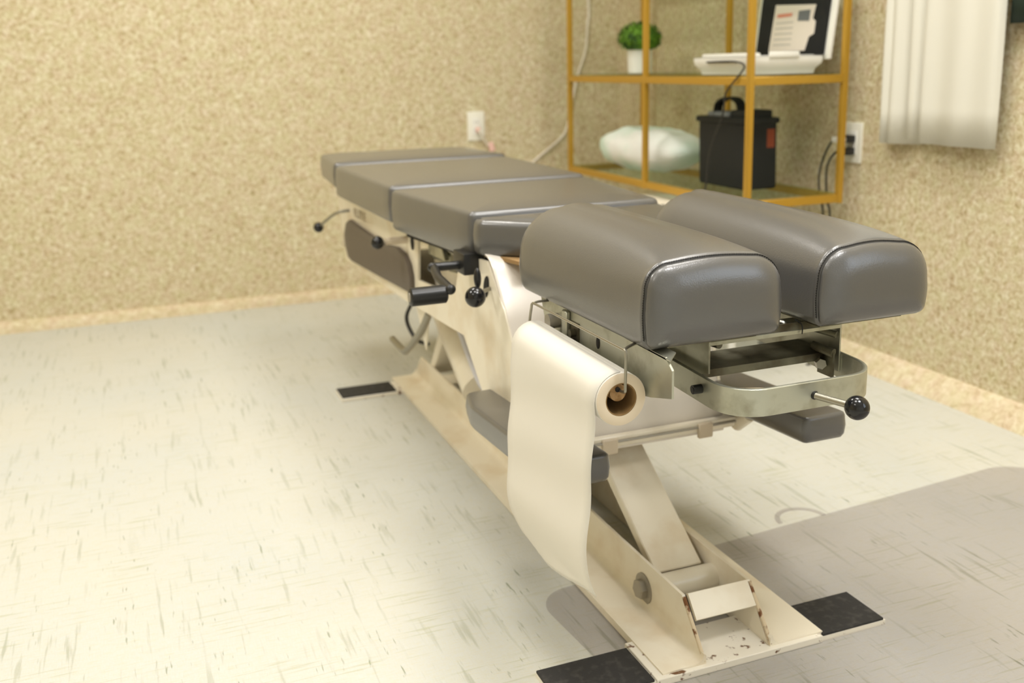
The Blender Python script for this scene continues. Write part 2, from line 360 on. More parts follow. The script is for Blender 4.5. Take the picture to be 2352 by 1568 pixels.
# upholstered inset panels
PAN = [(2.825, 0.470), (2.60, 0.463), (2.419, 0.462), (2.30, 0.474), (2.229, 0.470), (2.195, 0.450), (2.180, 0.425), (2.182, 0.385), (2.50, 0.368), (2.82, 0.351), (2.865, 0.352), (2.895, 0.38), (2.905, 0.417), (2.87, 0.455)]
for x, s in ((0.600, -1), (1.000, 1)):
    bm = BM(); prism(bm, [(x, y, z) for y, z in PAN], (s*0.012, 0, 0), 0.004, 2); obj('inset_panel', bm, VINYL2, T)
fc = bpy.data.curves.new('txt', 'FONT'); fc.body = 'ELITE'; fc.size = 0.034; fc.extrude = 0.0003
fo = bpy.data.objects.new('txt', fc); C.objects.link(fo); bpy.context.view_layer.update()
me = bpy.data.meshes.new_from_object(fo.evaluated_get(bpy.context.evaluated_depsgraph_get())); bpy.data.objects.remove(fo)
bm = BM(); bm.from_mesh(me)
bmesh.ops.transform(bm, verts=bm.verts[:], matrix=Matrix(((0, 0, -1, 0.5988), (-1.9, 0, 0, 2.80), (0.03, 1, 0, 0.484), (0, 0, 0, 1))))
obj('lettering', bm, INK, sL, smooth=False)
# front cowl and cross member
bm = BM(); prof = smooth_path([(1.690, 0.560), (1.655, 0.545), (1.60, 0.478), (1.557, 0.413), (1.527, 0.33), (1.503, 0.245), (1.500, 0.222)], 5)
rings = []
for x in (0.601, 0.604, 0.61, 0.80, 0.99, 0.996, 0.999):
    d = 0.004 if x in (0.601, 0.999) else 0.0
    rings.append([(x, p.x+d, p.y) for p in prof] + [(x, p.x+0.005, p.y-0.002) for p in reversed(prof)])
loft(bm, rings); obj('front_cowl', bm, mat('glossy_white_cowl', (0.80, 0.74, 0.66), 0.22, coat=0.5), T)
bm = BM(); box(bm, 0.598, 1.012, 1.485, 1.50, 0.232, 0.252, 0.002, 1); cm = obj('cross_member', bm, CREAM, T)
bm = BM(); tube(bm, [(0.60, 1.4825, 0.243), (1.01, 1.4825, 0.243)], 0.0022, 8); obj('cable', bm, BOLT, cm)
for x in (0.735, 0.93):
    bm = BM(); box(bm, x, x+0.03, 1.478, 1.487, 0.222, 0.250, 0.002, 1); obj('clip', bm, TAPE, cm)
bm = BM(); box(bm, 0.602, 0.998, 1.74, 2.98, 0.545, 0.556); box(bm, 0.604, 0.996, 3.005, 3.015, 0.36, 0.55); obj('top_deck', bm, CREAM, T, smooth=False)
bm = BM()
for (a, b) in (((2.94, 0.340), (2.28, 0.356)), ((2.28, 0.356), (1.90, 0.376))):
    prism(bm, [(0.626, a[0], a[1]), (0.974, a[0], a[1]), (0.974, b[0], b[1]), (0.626, b[0], b[1])], (0, 0, 0.003))
obj('belly_pan', bm, CREAM, T, smooth=False)
# mechanism behind the side cut-out
bm = BM(); prism(bm, [(0.636, 2.16, 0.470), (0.636, 2.16, 0.540), (0.636, 1.80, 0.545), (0.636, 1.80, 0.500), (0.636, 1.98, 0.478)], (0.005, 0, 0)); obj('inner_plate', bm, ZINC, T, smooth=False)
bm = BM(); prism(bm, [(0.618, 2.12, 0.485), (0.618, 2.12, 0.525), (0.618, 2.03, 0.53), (0.618, 2.00, 0.49)], (0.012, 0, 0), 0.002, 1); obj('inner_bracket', bm, ZINC, T, smooth=False)
bm = BM(); prism(bm, [(0.624, 1.99, 0.470), (0.624, 1.96, 0.535), (0.624, 1.90, 0.535), (0.624, 1.90, 0.480)], (0.006, 0, 0)); obj('inner_bracket', bm, DZINC, T, smooth=False)
bm = BM(); box(bm, 0.640, 0.70, 1.76, 2.155, 0.405, 0.474, 0.003, 1); obj('inner_box', bm, CREAM, T, smooth=False)
bm = BM(); tube(bm, [(0.606, 1.83, 0.512), (0.65, 1.83, 0.512)], 0.014, 16); obj('roller', bm, BOLT, T)
bm = BM(); tube(bm, [(0.612, 1.86, 0.522), (0.612, 2.02, 0.528)], 0.005, 10); obj('link_rod', bm, DSTEEL, T)
bm = BM(); tube(bm, smooth_path([(0.606, 1.76, 0.535), (0.604, 1.84, 0.541), (0.608, 1.90, 0.53), (0.625, 1.93, 0.50)]), 0.004, 8); obj('cable', bm, BLACKM, T)
bm = BM(); tube(bm, [(0.5995, 2.183, 0.504), (0.5975, 2.183, 0.504)], 0.011, 20)
for v in bm.verts: v.co.z = 0.504 + (v.co.z-0.504)*1.6
obj('dark_hole', bm, HOLE, sL)
bm = BM(); tube(bm, [(0.599, 1.685, 0.500), (0.5975, 1.685, 0.500)], 0.017, 24)
for v in bm.verts: v.co.z = 0.5 + (v.co.z-0.5)*1.25; v.co.y = 1.685 + (v.co.y-1.685)*0.7 - (v.co.z-0.5)*0.3
obj('lever_slot', bm, HOLE, sL)

# --- levers, knobs, crank
def knob(c, r, parent): 
    bm = BM(); sphere(bm, c, r, 28, 18); return obj('ball_knob', bm, BLACK, parent)
def lever(path, r, ball, br, m=DSTEEL):
    bm = BM(); tube(bm, path, r, 12); o = obj('lever', bm, m, T); knob(ball, br, o); return o
lever([(0.610, 2.232, 0.503), (0.55, 2.235, 0.502)], 0.0085, (0.530, 2.236, 0.501), 0.0155, TAPE)
lever(smooth_path([(0.605, 2.86, 0.492), (0.565, 2.875, 0.485), (0.54, 2.92, 0.458), (0.528, 2.95, 0.438)]), 0.0045, (0.524, 2.956, 0.434), 0.0155)
lever([(0.60, 1.668, 0.500), (0.57, 1.64, 0.501)], 0.004, (0.552, 1.612, 0.501), 0.0185)
bm = BM(); sphere(bm, (0.565, 1.635, 0.529), 0.019, 16, 10, (0.35, 0.42, 1.0)); obj('lever_paddle', bm, BLACKM, T)
bm = BM(); tube(bm, smooth_path([(0.62, 2.14, 0.345), (0.62, 2.22, 0.28), (0.62, 2.345, 0.205), (0.62, 2.39, 0.190), (0.62, 2.50, 0.192)], 8), 0.009, 12); obj('foot_lever', bm, DSTEEL, T)
bm = BM(); box(bm, 0.570, 0.612, 1.725, 1.790, 0.515, 0.556, 0.004); hub = obj('crank_hub', bm, BLACKM, T)
bm = BM(); tube(bm, [(0.59, 1.757, 0.530), (0.515, 1.757, 0.531)], 0.0085, 14)
tube(bm, [(0.522, 1.762, 0.531), (0.512, 1.70, 0.523), (0.512, 1.63, 0.5155)], [0.0085, 0.008, 0.0085], 14); sphere(bm, (0.518, 1.757, 0.531), 0.0092, 14, 10); sphere(bm, (0.512, 1.628, 0.5155), 0.0095, 14, 10)
ck = obj('crank_handle', bm, BLACKM, T)
bm = BM()
ring = lambda x, r: [(x, 1.640+math.cos(2*PI*k/24)*r, 0.506+math.sin(2*PI*k/24)*r) for k in range(24)]
loft(bm, [ring(0.508, 0.013), ring(0.505, 0.0165), ring(0.443, 0.0165), ring(0.441, 0.014)]); gr = obj('grip', bm, BLACKM, ck)
bm = BM(); loft(bm, [ring(0.4408, 0.0085), ring(0.4395, 0.0085)]); obj('end_cap', bm, BOLT, gr)

# --- main pads
def pad(pts, z0, z1, r, name='seat_pad', tilt=0.0, m=VINYL, crown=0.006, y0=0, wr=0.0):
    """pts: plan outline, anticlockwise.  Rounded upholstered slab with a soft top."""
    cx = sum(p[0] for p in pts)/len(pts); cy = sum(p[1] for p in pts)/len(pts)
    # densify + round the plan corners
    P = []
    n = len(pts)
    for i in range(n):
        a, b, c = Vector(pts[i-1]), Vector(pts[i]), Vector(pts[(i+1) % n])
        rr = min(0.014, (a-b).length/3, (c-b).length/3)
        p1 = b+(a-b).normalized()*rr; p2 = b+(c-b).normalized()*rr
        for k in range(5):
            t = k/4; P.append((1-t)**2*p1+2*t*(1-t)*b+t*t*p2)
        L = (c-b).length; m_ = max(1, int(L/0.05))
        for k in range(1, m_):
            q = p2 + (c-b).normalized()*(L-2*rr)*k/m_; P.append(q)
    def inset(d):
        out = []; n = len(P)
        for i in range(n):
            t = (P[(i+1) % n]-P[i-1]).normalized(); nn = Vector((-t.y, t.x)); out.append(P[i]+nn*d)
        return out
    rings = []; k = 5
    def ring(d, z):
        out = []
        for p in inset(d):
            zz = z + tilt*(p.y-y0) + (random.uniform(-wr, wr) if wr else 0)
            out.append((p.x, p.y, zz))
        return out
    rings.append(ring(0.012, z0)); rings.append(ring(0.004, z0+0.002)); rings.append(ring(0.0, z0+0.008))
    rings.append(ring(-0.002, (z0+z1)/2))
    for j in range(k+1):
        a = PI/2*j/k; rings.append(ring(r-r*math.cos(a), z1-crown-r+r*math.sin(a)))
    base = ring(r, z1-crown)
    for f, zz in ((0.93, z1-crown*0.7), (0.8, z1-crown*0.25), (0.55, z1)):
        rings.append([(cx+(p[0]-cx)*f, cy+(p[1]-cy)*f, zz+tilt*(cy+(p[1]-cy)*f-y0)) for p in base])
    bm = BM(); R = loft(bm, rings, True, True)
    return obj(name, bm, m, T, angle=60)
def trap(y0, w0, y1, w1, xc=0.792): return [(xc-w0, y0), (xc+w0, y0), (xc+w1, y1), (xc-w1, y1)]
pad([(0.792-0.255, 2.733), (0.792+0.255, 2.733), (0.792+0.232, 3.055), (0.792-0.232, 3.055)], 0.572, 0.649, 0.012, 'seat_pad')
pad(trap(2.176, 0.243, 2.727, 0.255), 0.552, 0.643, 0.012)
pad(trap(1.742, 0.201, 2.170, 0.243), 0.539, 0.637, 0.012)
pad([(0.77, 1.49), (0.86, 1.49), (0.945, 1.57), (0.985, 1.66), (0.992, 1.735), (0.592, 1.735), (0.594, 1.70), (0.70, 1.60)], 0.554, 0.628, 0.014, wr=0.0012)
# backing board under the third pad
bm = BM(); prism(bm, [(0.61, 1.75, 0.545), (0.97, 1.75, 0.545), (1.0, 2.16, 0.535), (0.58, 2.16, 0.535)], (0, 0, -0.012)); obj('pad_board', bm, HOLE, T, smooth=False)
bm = BM(); prism(bm, [(0.64, 1.60, 0.556), (0.95, 1.60, 0.556), (0.98, 1.73, 0.556), (0.61, 1.73, 0.556)], (0, 0, -0.007)); obj('pad_board', bm, CARD, T, smooth=False)

# --- head cushions
def rrect(x0, x1, z0, z1, rl, rr_, n=9, rb=0.012, crown=0.004, nt=9):
    pts = []
    def arc(cx, cz, r, a0, a1, k):
        for i in range(k+1):
            a = a0+(a1-a0)*i/k; pts.append((cx+r*math.cos(a), cz+r*math.sin(a)))
    arc(x0+rb, z0+rb, rb, -PI/2, -PI, 4)                       # bottom left going up
    for i in range(1, 4): pts.append((x0-0.002*math.sin(PI*i/4), z0+rb+(z1-rl-z0-rb)*i/4))
    arc(x0+rl, z1-rl, rl, PI, PI/2, n)
    for i in range(1, nt): t = i/nt; pts.append((x0+rl+(x1-rr_-x0-rl)*t, z1+crown*math.sin(PI*t)))
    arc(x1-rr_, z1-rr_, rr_, PI/2, 0, n)
    for i in range(1, 4): pts.append((x1+0.002*math.sin(PI*i/4), z1-rr_-(z1-rr_-z0-rb)*i/4))
    arc(x1-rb, z0+rb, rb, 0, -PI/2, 4)
    return pts
def head_cushion(x0, x1, ztop, rl, rr_, yb, rl2, rr2, zt2, xb0=None, xb1=None):
    xb0 = x0 if xb0 is None else xb0; xb1 = x1 if xb1 is None else xb1
    z0 = 0.546; YS = 1.055
    def prof(y):
        t = (y-YS)/(yb-YS); t = max(0, min(1, t)); s = 1-math.exp(-t*7)
        return rrect(x0+(xb0-x0)*t, x1+(xb1-x1)*t, z0-0.006*t, ztop+(zt2-ztop)*s, rl+(rl2-rl)*s, rr_+(rr2-rr_)*s)
    cx, cz = (x0+x1)/2, (z0+ztop)/2
    def shrink(p, d, cc=None):
        c2, z2 = cc or (cx, cz)
        hx = (x1-x0)/2; hz = (ztop-z0)/2
        return [(c2+(a-c2)*(1-d/hx), z2+(b-z2)*(1-d/hz)) for a, b in p]
    rings = []
    base = prof(YS)
    for d, y in ((0.048, 1.0355), (0.036, 1.0360), (0.027, 1.0372), (0.019, 1.0395), (0.012, 1.0430), (0.0065, 1.0470), (0.0030, 1.0510), (0.0022, 1.0545), (0.0034, 1.0553)):
        rings.append([(a, y, b) for a, b in shrink(base, d)])
    rings.append([(a, 1.0562, b) for a, b in shrink(base, 0.0020)])
    rings.append([(a, 1.059, b) for a, b in shrink(base, -0.0006)])
    ny = 16
    for i in range(ny+1):
        y = 1.064+(yb-0.055-1.064)*(i/ny)**1.4; rings.append([(a, y, b) for a, b in prof(y)])
    pb = prof(yb); cb = ((xb0+xb1)/2, (z0+zt2)/2)
    for j in range(1, 7):
        a = PI/2*j/6; d = 0.045*(1-math.cos(a)); y = yb-0.055+0.055*math.sin(a)
        rings.append([(p, y, q) for p, q in shrink(pb, d, cb)])
    rings.append([(p, yb+0.001, q) for p, q in shrink(pb, 0.06, cb)])
    bm = BM(); loft(bm, rings); o = obj('head_cushion', bm, VINYL, T, angle=75)
    # raised lip and stitches following the seam
    seam = [Vector((a, 1.0556, b)) for a, b in shrink(base, 0.0006)][4:-4]
    bm = BM(); tube(bm, seam, 0.0005, 6); obj('seam_line', bm, THREAD, o)
    bm = BM(); d = 0
    for a, b in zip(seam[:-1], seam[1:]):
        L = (b-a).length; m_ = max(1, round(L/0.0032))
        for k in range(m_):
            p = a+(b-a)*(k+0.15)/m_; q = a+(b-a)*(k+0.75)/m_
            off = Vector((0, 0.0012, 0)); tube(bm, [p+off, q+off], 0.00065, 5)
    obj('stitching', bm, THREAD, o)
    bm = BM(); yz = 0.541; box(bm, x0+0.022, x1-0.022, 1.075, yb-0.09, z0-0.007, z0+0.002); obj('cushion_board', bm, DZINC, o, smooth=False)
    return o
head_cushion(0.581, 0.783, 0.656, 0.034, 0.046, 1.510, 0.075, 0.075, 0.673)
head_cushion(0.842, 1.026, 0.653, 0.042, 0.052, 1.57, 0.075, 0.075, 0.672, 0.860, 1.035)

# --- headpiece frame
HP = [(1.43, 0.540), (1.40, 0.470), (1.35, 0.44), (1.14, 0.465), (1.07, 0.478), (1.018, 0.492), (1.018, 0.528), (1.035, 0.541)]
bm = BM(); prism(bm, [(0.600, y, z) for y, z in HP], (0.003, 0, 0)); prism(bm, [(0.600, 1.022, 0.538), (0.618, 1.04, 0.542), (0.618, 1.42, 0.543), (0.60, 1.42, 0.541)], (0, 0, 0.002))
hp = obj('headpiece_side', bm, ZINC, T, smooth=False)
for (y, z, sz) in ((1.222, 0.512, 0.006),):
    bm = BM(); tube(bm, [(0.5995, y, z), (0.5988, y, z)], sz, 14)
    for v in bm.verts: v.co.z = z+(v.co.z-z)*1.5; v.co.y = y+(v.co.y-y)*0.75
    obj('keyhole', bm, HOLE, hp)
bm = BM(); tube(bm, [(0.60, 1.362, 0.512), (0.582, 1.362, 0.512)], 0.0115, 20); obj('stub_pin', bm, CARD if False else BOLT, hp)
bm = BM(); box(bm, 0.592, 0.600, 1.315, 1.332, 0.478, 0.537, 0.002, 1); obj('stop_tab', bm, ZINC, hp)
bm = BM(); box(bm, 0.5985, 0.6000, 1.284, 1.312, 0.487, 0.524); tube(bm, [(0.5985, 1.298, 0.508), (0.590, 1.298, 0.508)], 0.006, 10); obj('pivot_bolt', bm, DZINC, hp)
# U shaped bar, wrapping round the front
def ubar_path(x0, x1, yf, yb, r, n=10):
    P = [(x0, yb)]
    for i in range(n+1):
        a = PI + PI/2*i/n; P.append((x0+r+r*math.cos(a), yf+r+r*math.sin(a)))
    for i in range(n+1):
        a = 1.5*PI + PI/2*i/n; P.append((x1-r+r*math.cos(a), yf+r+r*math.sin(a)))
    P.append((x1, yb)); return P
outer = ubar_path(0.687, 0.927, 1.014, 1.42, 0.056); inner = ubar_path(0.693, 0.921, 1.020, 1.42, 0.050)
bm = BM(); rings = []
for (a, b), (c, d) in zip(outer, inner):
    za = 0.487 + max(0, (b-1.03))*0.03; zh = 0.037
    rings.append([(a, b, za-zh), (a, b, za-0.001), (a+(c-a)*0.2, b+(d-b)*0.2, za), (c+(a-c)*0.2, d+(b-d)*0.2, za), (c, d, za-0.001), (c, d, za-zh)])
loft(bm, rings); ub = obj('u_bar', bm, ZINC, T)
bm = BM(); tube(bm, [(0.687, 1.090, 0.4716), (0.674, 1.090, 0.4716)], 0.0062, 16); tube(bm, [(0.675, 1.090, 0.4716), (0.6735, 1.090, 0.4716)], 0.0038, 6); obj('set_screw', bm, BLACKM, ub)
bm = BM(); tube(bm, [(0.810, 1.017, 0.4678), (0.834, 0.972, 0.464)], 0.0047, 14); lv = obj('lever', bm, DSTEEL, T); knob((0.838, 0.963, 0.463), 0.0158, lv)
bm = BM(); tube(bm, [(0.811, 1.0165, 0.4678), (0.8125, 1.0125, 0.4676)], 0.0058, 14); obj('collar', bm, BLACKM, lv)
# inner bracket
bm = BM(); prism(bm, [(0.703, 1.098, 0.487), (0.703, 1.098, 0.540), (0.703, 1.42, 0.540), (0.703, 1.42, 0.470), (0.703, 1.14, 0.475)], (0.0025, 0, 0)); obj('bracket_plate', bm, ZINC, T, smooth=False)
bm = BM(); prism(bm, [(0.918, 1.098, 0.462), (0.918, 1.098, 0.541), (0.918, 1.48, 0.541), (0.918, 1.48, 0.455)], (0.0025, 0, 0)); obj('bracket_plate', bm, ZINC, T, smooth=False)
bm = BM(); box(bm, 0.7055, 0.918, 1.098, 1.102, 0.526, 0.531); box(bm, 0.7055, 0.918, 1.102, 1.16, 0.529, 0.531); obj('top_rail', bm, ZINC, T, smooth=False)
bm = BM(); prism(bm, [(0.7055, 1.100, 0.531), (0.885, 1.100, 0.531), (0.885, 1.103, 0.541), (0.7055, 1.103, 0.541)], (0, 0.002, 0)); obj('slide_strip', bm, DZINC, T, smooth=False)
bm = BM(); prism(bm, [(0.705, 1.115, 0.484), (0.918, 1.115, 0.484), (0.918, 1.19, 0.484), (0.705, 1.19, 0.484)], (0, 0, 0.003)); prism(bm, [(0.705, 1.115, 0.484), (0.918, 1.115, 0.484), (0.918, 1.115, 0.476), (0.705, 1.115, 0.476)], (0, 0.002, 0)); obj('lower_plate', bm, DZINC, T, smooth=False)
bm = BM(); tube(bm, [(0.76, 1.16, 0.505), (0.72, 1.42, 0.50)], 0.006, 12); tube(bm, [(0.83, 1.20, 0.512), (0.80, 1.46, 0.505)], 0.008, 12); obj('guide_rods', bm, DSTEEL, T)
bm = BM(); tube(bm, [(0.80, 1.21, 0.541), (0.8315, 1.112, 0.5385)], 0.0052, 14); sphere(bm, (0.8315, 1.112, 0.5385), 0.0052, 14, 10); obj('latch_pin', bm, STEEL, T)
bm = BM()
for i in range(14):
    t = i/13; sphere(bm, (0.852+0.030*t, 1.112-0.003*t, 0.5345), random.uniform(0.0018, 0.0036), 8, 6)
obj('weld_spatter', bm, STEEL, T)
bm = BM(); tube(bm, smooth_path([(0.846, 1.106, 0.545), (0.852, 1.098, 0.538), (0.850, 1.094, 0.526)]), 0.0009, 6); obj('tie_wire', bm, BLACKM, T)
bm = BM(); box(bm, 0.903, 0.906, 1.092, 1.125, 0.456, 0.492); tube(bm, [(0.893, 1.125, 0.497), (0.904, 1.093, 0.492)], 0.0065, 14); tube(bm, [(0.899, 1.13, 0.520), (0.914, 1.10, 0.516)], 0.005, 12); bk = obj('stop_bracket', bm, DZINC, T)
bm = BM(); hexbolt(bm, (0.899, 1.115, 0.473), (-0.5, -1, 0.1), 0.0088, 0.012); obj('nut', bm, STEEL, bk)
bm = BM(); prism(bm, [(0.70, 1.085, 0.466), (0.81, 1.035, 0.466), (0.815, 1.042, 0.466), (0.705, 1.095, 0.466)], (0, 0, 0.003)); obj('cross_link', bm, RUST, T, smooth=False)

# --- armrests
def armrest(xi, xo):
    s = 1 if xo > xi else -1
    P = [(xi, 1.250), (xo, 1.250), (xo, 1.60), (xo-s*0.020, 1.685), (xi+s*0.012, 1.690), (xi, 1.64)]
    if s < 0: P = P[::-1]
    o = pad(P, 0.283, 0.330, 0.007, 'armrest', crown=0.001, tilt=-0.06, y0=1.25)
    bm = BM(); tube(bm, [(xo-s*0.045, 1.46, 0.262), (xo-s*0.045, 1.50, 0.23)], 0.014, 14); tube(bm, [(xo-s*0.045, 1.48, 0.245), (XC-s*-0.19, 1.52, 0.245)], 0.008, 10); obj('armrest_bracket', bm, CREAM, o)
    return o
armrest(0.635, 0.532); armrest(0.985, 1.070)

# --- paper hanger wire
bm = BM(); tube(bm, smooth_path([(0.600, 1.10, 0.545), (0.566, 1.075, 0.546), (0.563, 1.068, 0.540), (0.562, 1.068, 0.500), (0.562, 1.070, 0.491), (0.562, 1.085, 0.4885), (0.562, 1.10, 0.4885)], 6), 0.0021, 8)
tube(bm, [(0.564, 1.068, 0.5445), (0.564, 1.375, 0.5405)], 0.0019, 8)
tube(bm, smooth_path([(0.590, 1.375, 0.5415), (0.566, 1.376, 0.5405), (0.563, 1.380, 0.53), (0.562, 1.387, 0.500), (0.562, 1.385, 0.489), (0.562, 1.365, 0.4885)], 6), 0.0021, 8)
obj('paper_hanger', bm, DSTEEL, T)

# ------------------------------------------------------------------ paper roll on its dowel
RC = Vector((0.562, 0, 0.478)); RR, RI = 0.0355, 0.0215
PR = thing('paper_roll', 'cream roll of headrest paper hanging from a wire under the left head cushion', 'paper roll', (0.562, 1.23, 0.442))
N = 40
def ring(y, r, cx=RC.x, cz=RC.z): return [(cx+math.cos(2*PI*k/N)*r, y, cz+math.sin(2*PI*k/N)*r) for k in range(N)]
bm = BM(); loft(bm, [ring(1.080, RI+0.0008), ring(1.0790, RR-0.0006), ring(1.080, RR), ring(1.372, RR), ring(1.3735, RR-0.001), ring(1.372, RI+0.0008)], False, False); rl = obj('paper', bm, PAPER, PR, angle=80)
bm = BM(); loft(bm, [ring(1.0788, RI+0.0006), ring(1.0784, RI+0.002), ring(1.0784, RR-0.0015), ring(1.0792, RR-0.0004)], False, False); obj('roll_end', bm, PAPERE, PR, angle=80)
bm = BM(); loft(bm, [ring(1.0795, RI+0.001), ring(1.0790, RI), ring(1.0790, RI-0.0008), ring(1.373, RI-0.0008)], False, False); obj('core', bm, CARD, PR, angle=80)
bm = BM(); dz = RC.z+RI-0.0012-0.0115; loft(bm, [ring(1.083, 0.0105, RC.x-0.003, dz), ring(1.082, 0.0115, RC.x-0.003, dz), ring(1.37, 0.0115, RC.x-0.003, dz)]); dw = obj('dowel', bm, WOOD, PR, angle=80)
bm = BM(); loft(bm, [ring(1.0822, 0.0034, RC.x-0.0035, dz+0.004), ring(1.0815, 0.0034, RC.x-0.0035, dz+0.004)]); obj('dowel_hole', bm, HOLE, dw)
# hanging sheet, leaving the roll on its outer side and curling at the foot
bm = BM(); rows = []
def sheet_pt(s, v):
    """s: distance down from the top of the roll, v: 0 at the near edge, 1 at the far edge"""
    y = 1.081+0.289*v; arc = RR*PI/2
    if s < arc:
        a = PI/2 + s/RR; return Vector((RC.x+(RR+0.0008)*math.cos(a), y, RC.z+(RR+0.0008)*math.sin(a)))
    q = (s-arc)/SL_(v); z = RC.z-(s-arc)
    def pw(tab, z):
        for (z0, x0), (z1, x1) in zip(tab[:-1], tab[1:]):
            if z <= z0 and z >= z1: k = (z0-z)/(z0-z1); return x0+(x1-x0)*k
        return tab[-1][1]
    NE = NEAR_T; FA = FAR_T
    x = pw(NE, z)*(1-v)+pw(FA, z)*v
    x += 0.0015*math.sin(z*60+v*3)
    return Vector((x, y-0.004*q*q, z))
def dens(pts): 
    P = smooth_path([(a, b, 0) for a, b in pts], 8); return [(p.x, p.y) for p in P]
NEAR_T = dens([(0.479, 0.5257), (0.44, 0.5245), (0.38, 0.5205), (0.315, 0.5155), (0.262, 0.512), (0.235, 0.5145), (0.212, 0.524), (0.20, 0.532)])
FAR_T = dens([(0.479, 0.5257), (0.44, 0.5240), (0.362, 0.5185), (0.27, 0.5125), (0.215, 0.5165), (0.18, 0.529), (0.155, 0.546), (0.133, 0.566), (0.12, 0.575)])
def SL_(v): return 0.268*(1-v)+0.345*v
nv, ns = 12, 46
for i in range(ns+1):
    row = []
    for j in range(nv+1):
        v = j/nv; Lm = RR*PI/2+SL_(v); row.append(bm.verts.new(sheet_pt(Lm*i/ns, v)))
    rows.append(row)
for a, b in zip(rows[:-1], rows[1:]):
    for j in range(nv): bm.faces.new((a[j], a[j+1], b[j+1], b[j]))
so = obj('hanging_sheet', bm, PAPER, PR, angle=180)
md = so.modifiers.new('t', 'SOLIDIFY'); md.thickness = 0.0004; md.offset = 1

# ------------------------------------------------------------------ gold shelf with glass
SH = thing('shelf_unit', 'gold metal shelf with glass levels hung on the right wall', 'shelf', (1.78, 2.93, 0.48))
FX, BX, SY = 1.615, 1.930, (2.345, 2.932, 3.525); HW = 0.0088
for x in (FX, BX):
    for y in SY:
        bm = BM(); box(bm, x-HW, x+HW, y-HW, y+HW, 0.482, 1.60, 0.0015, 1); obj('post', bm, GOLD, SH)
SL = (0.496, 0.838, 1.18, 1.52)
for z in SL:
    for x in (FX, BX):
        for a, b in zip(SY[:-1], SY[1:]):
            bm = BM(); box(bm, x-0.008, x+0.008, a+HW, b-HW, z-0.0115, z+0.0115, 0.0015, 1); obj('rail', bm, GOLD, SH)
    for y in SY:
        if z == SL[0] and y == SY[1]: continue
        bm = BM(); box(bm, FX+HW, BX-HW, y-0.008, y+0.008, z-0.0115, z+0.0115, 0.0015, 1); obj('rail', bm, GOLD, SH)
    bm = BM(); box(bm, FX+0.004, BX-0.004, SY[0]+0.012, SY[2]-0.012, z+0.0120, z+0.0165); obj('glass_shelf', bm, GLASS, SH, smooth=False)
for y in SY:
    for z in (1.18, 1.52):
        bm = BM(); tube(bm, [(BX+HW-0.002, y, z), (XR, y, z)], 0.007, 12); obj('wall_mount', bm, GOLD, SH)
GZ = SL[0]+0.0165; GM = SL[1]+0.0165

# pillow on the lowest level
bm = BM(); bmesh.ops.create_uvsphere(bm, u_segments=48, v_segments=28, radius=1)
for v in bm.verts:
    c = v.co; se = lambda a, p: math.copysign(abs(a)**p, a)
    x, y, z = se(c.x, 0.75), se(c.y, 0.72), se(c.z, 0.9)
    z *= 1.0-0.30*abs(y)**3
    n_ = 0.035*math.sin(7*y+3*x)+0.03*math.sin(11*x-5*y+1)+0.025*math.sin(17*y+2.0*z)
    v.co = Vector((1.765+0.125*x*(1+n_), 3.16+0.275*y, GZ+0.076+0.076*z*(1+n_)+0.008*abs(y)))
for v in bm.verts: v.co.z = max(v.co.z, GZ+0.0005)
tag(obj('pillow', bm, MINT, None, angle=180), 'mint and white patterned pillow on the lowest glass level', 'pillow')

# black bag
BG = thing('carry_bag', 'boxy black nylon bag on the lowest glass level', 'bag', (1.775, 2.64, GZ))
bm = BM(); box(bm, 1.712, 1.832, 2.515, 2.765, GZ, GZ+0.205, 0.010, 3)
for v in bm.verts: v.co.x += 0.004*math.sin(v.co.z*40); v.co.y += 0.003*math.sin(v.co.z*31+1)
obj('body', bm, BCLOTH, BG)
bm = BM(); box(bm, 1.706, 1.838, 2.509, 2.771, GZ+0.196, GZ+0.214, 0.006, 2); box(bm, 1.722, 1.822, 2.525, 2.60, GZ+0.21, GZ+0.236, 0.006, 2); obj('lid', bm, BCLOTH, BG)
bm = BM(); box(bm, 1.73, 1.80, 2.62, 2.74, GZ+0.212, GZ+0.228, 0.006, 2); obj('pad', bm, GREYW, BG)
bm = BM(); P = smooth_path([(1.745, 2.575, GZ+0.215), (1.745, 2.585, GZ+0.255), (1.745, 2.64, GZ+0.268), (1.745, 2.695, GZ+0.250), (1.745, 2.705, GZ+0.215)], 6)
loft(bm, [[p+Vector((-0.016, 0, 0)), p+Vector((0.016, 0, 0)), p+Vector((0.016, 0, 0.006)), p+Vector((-0.016, 0, 0.006))] for p in P]); obj('handle', bm, BCLOTH, BG)
bm = BM(); box(bm, 1.795, 1.822, 2.5120, 2.516, GZ+0.125, GZ+0.180); obj('tag', bm, RED, BG, smooth=False)

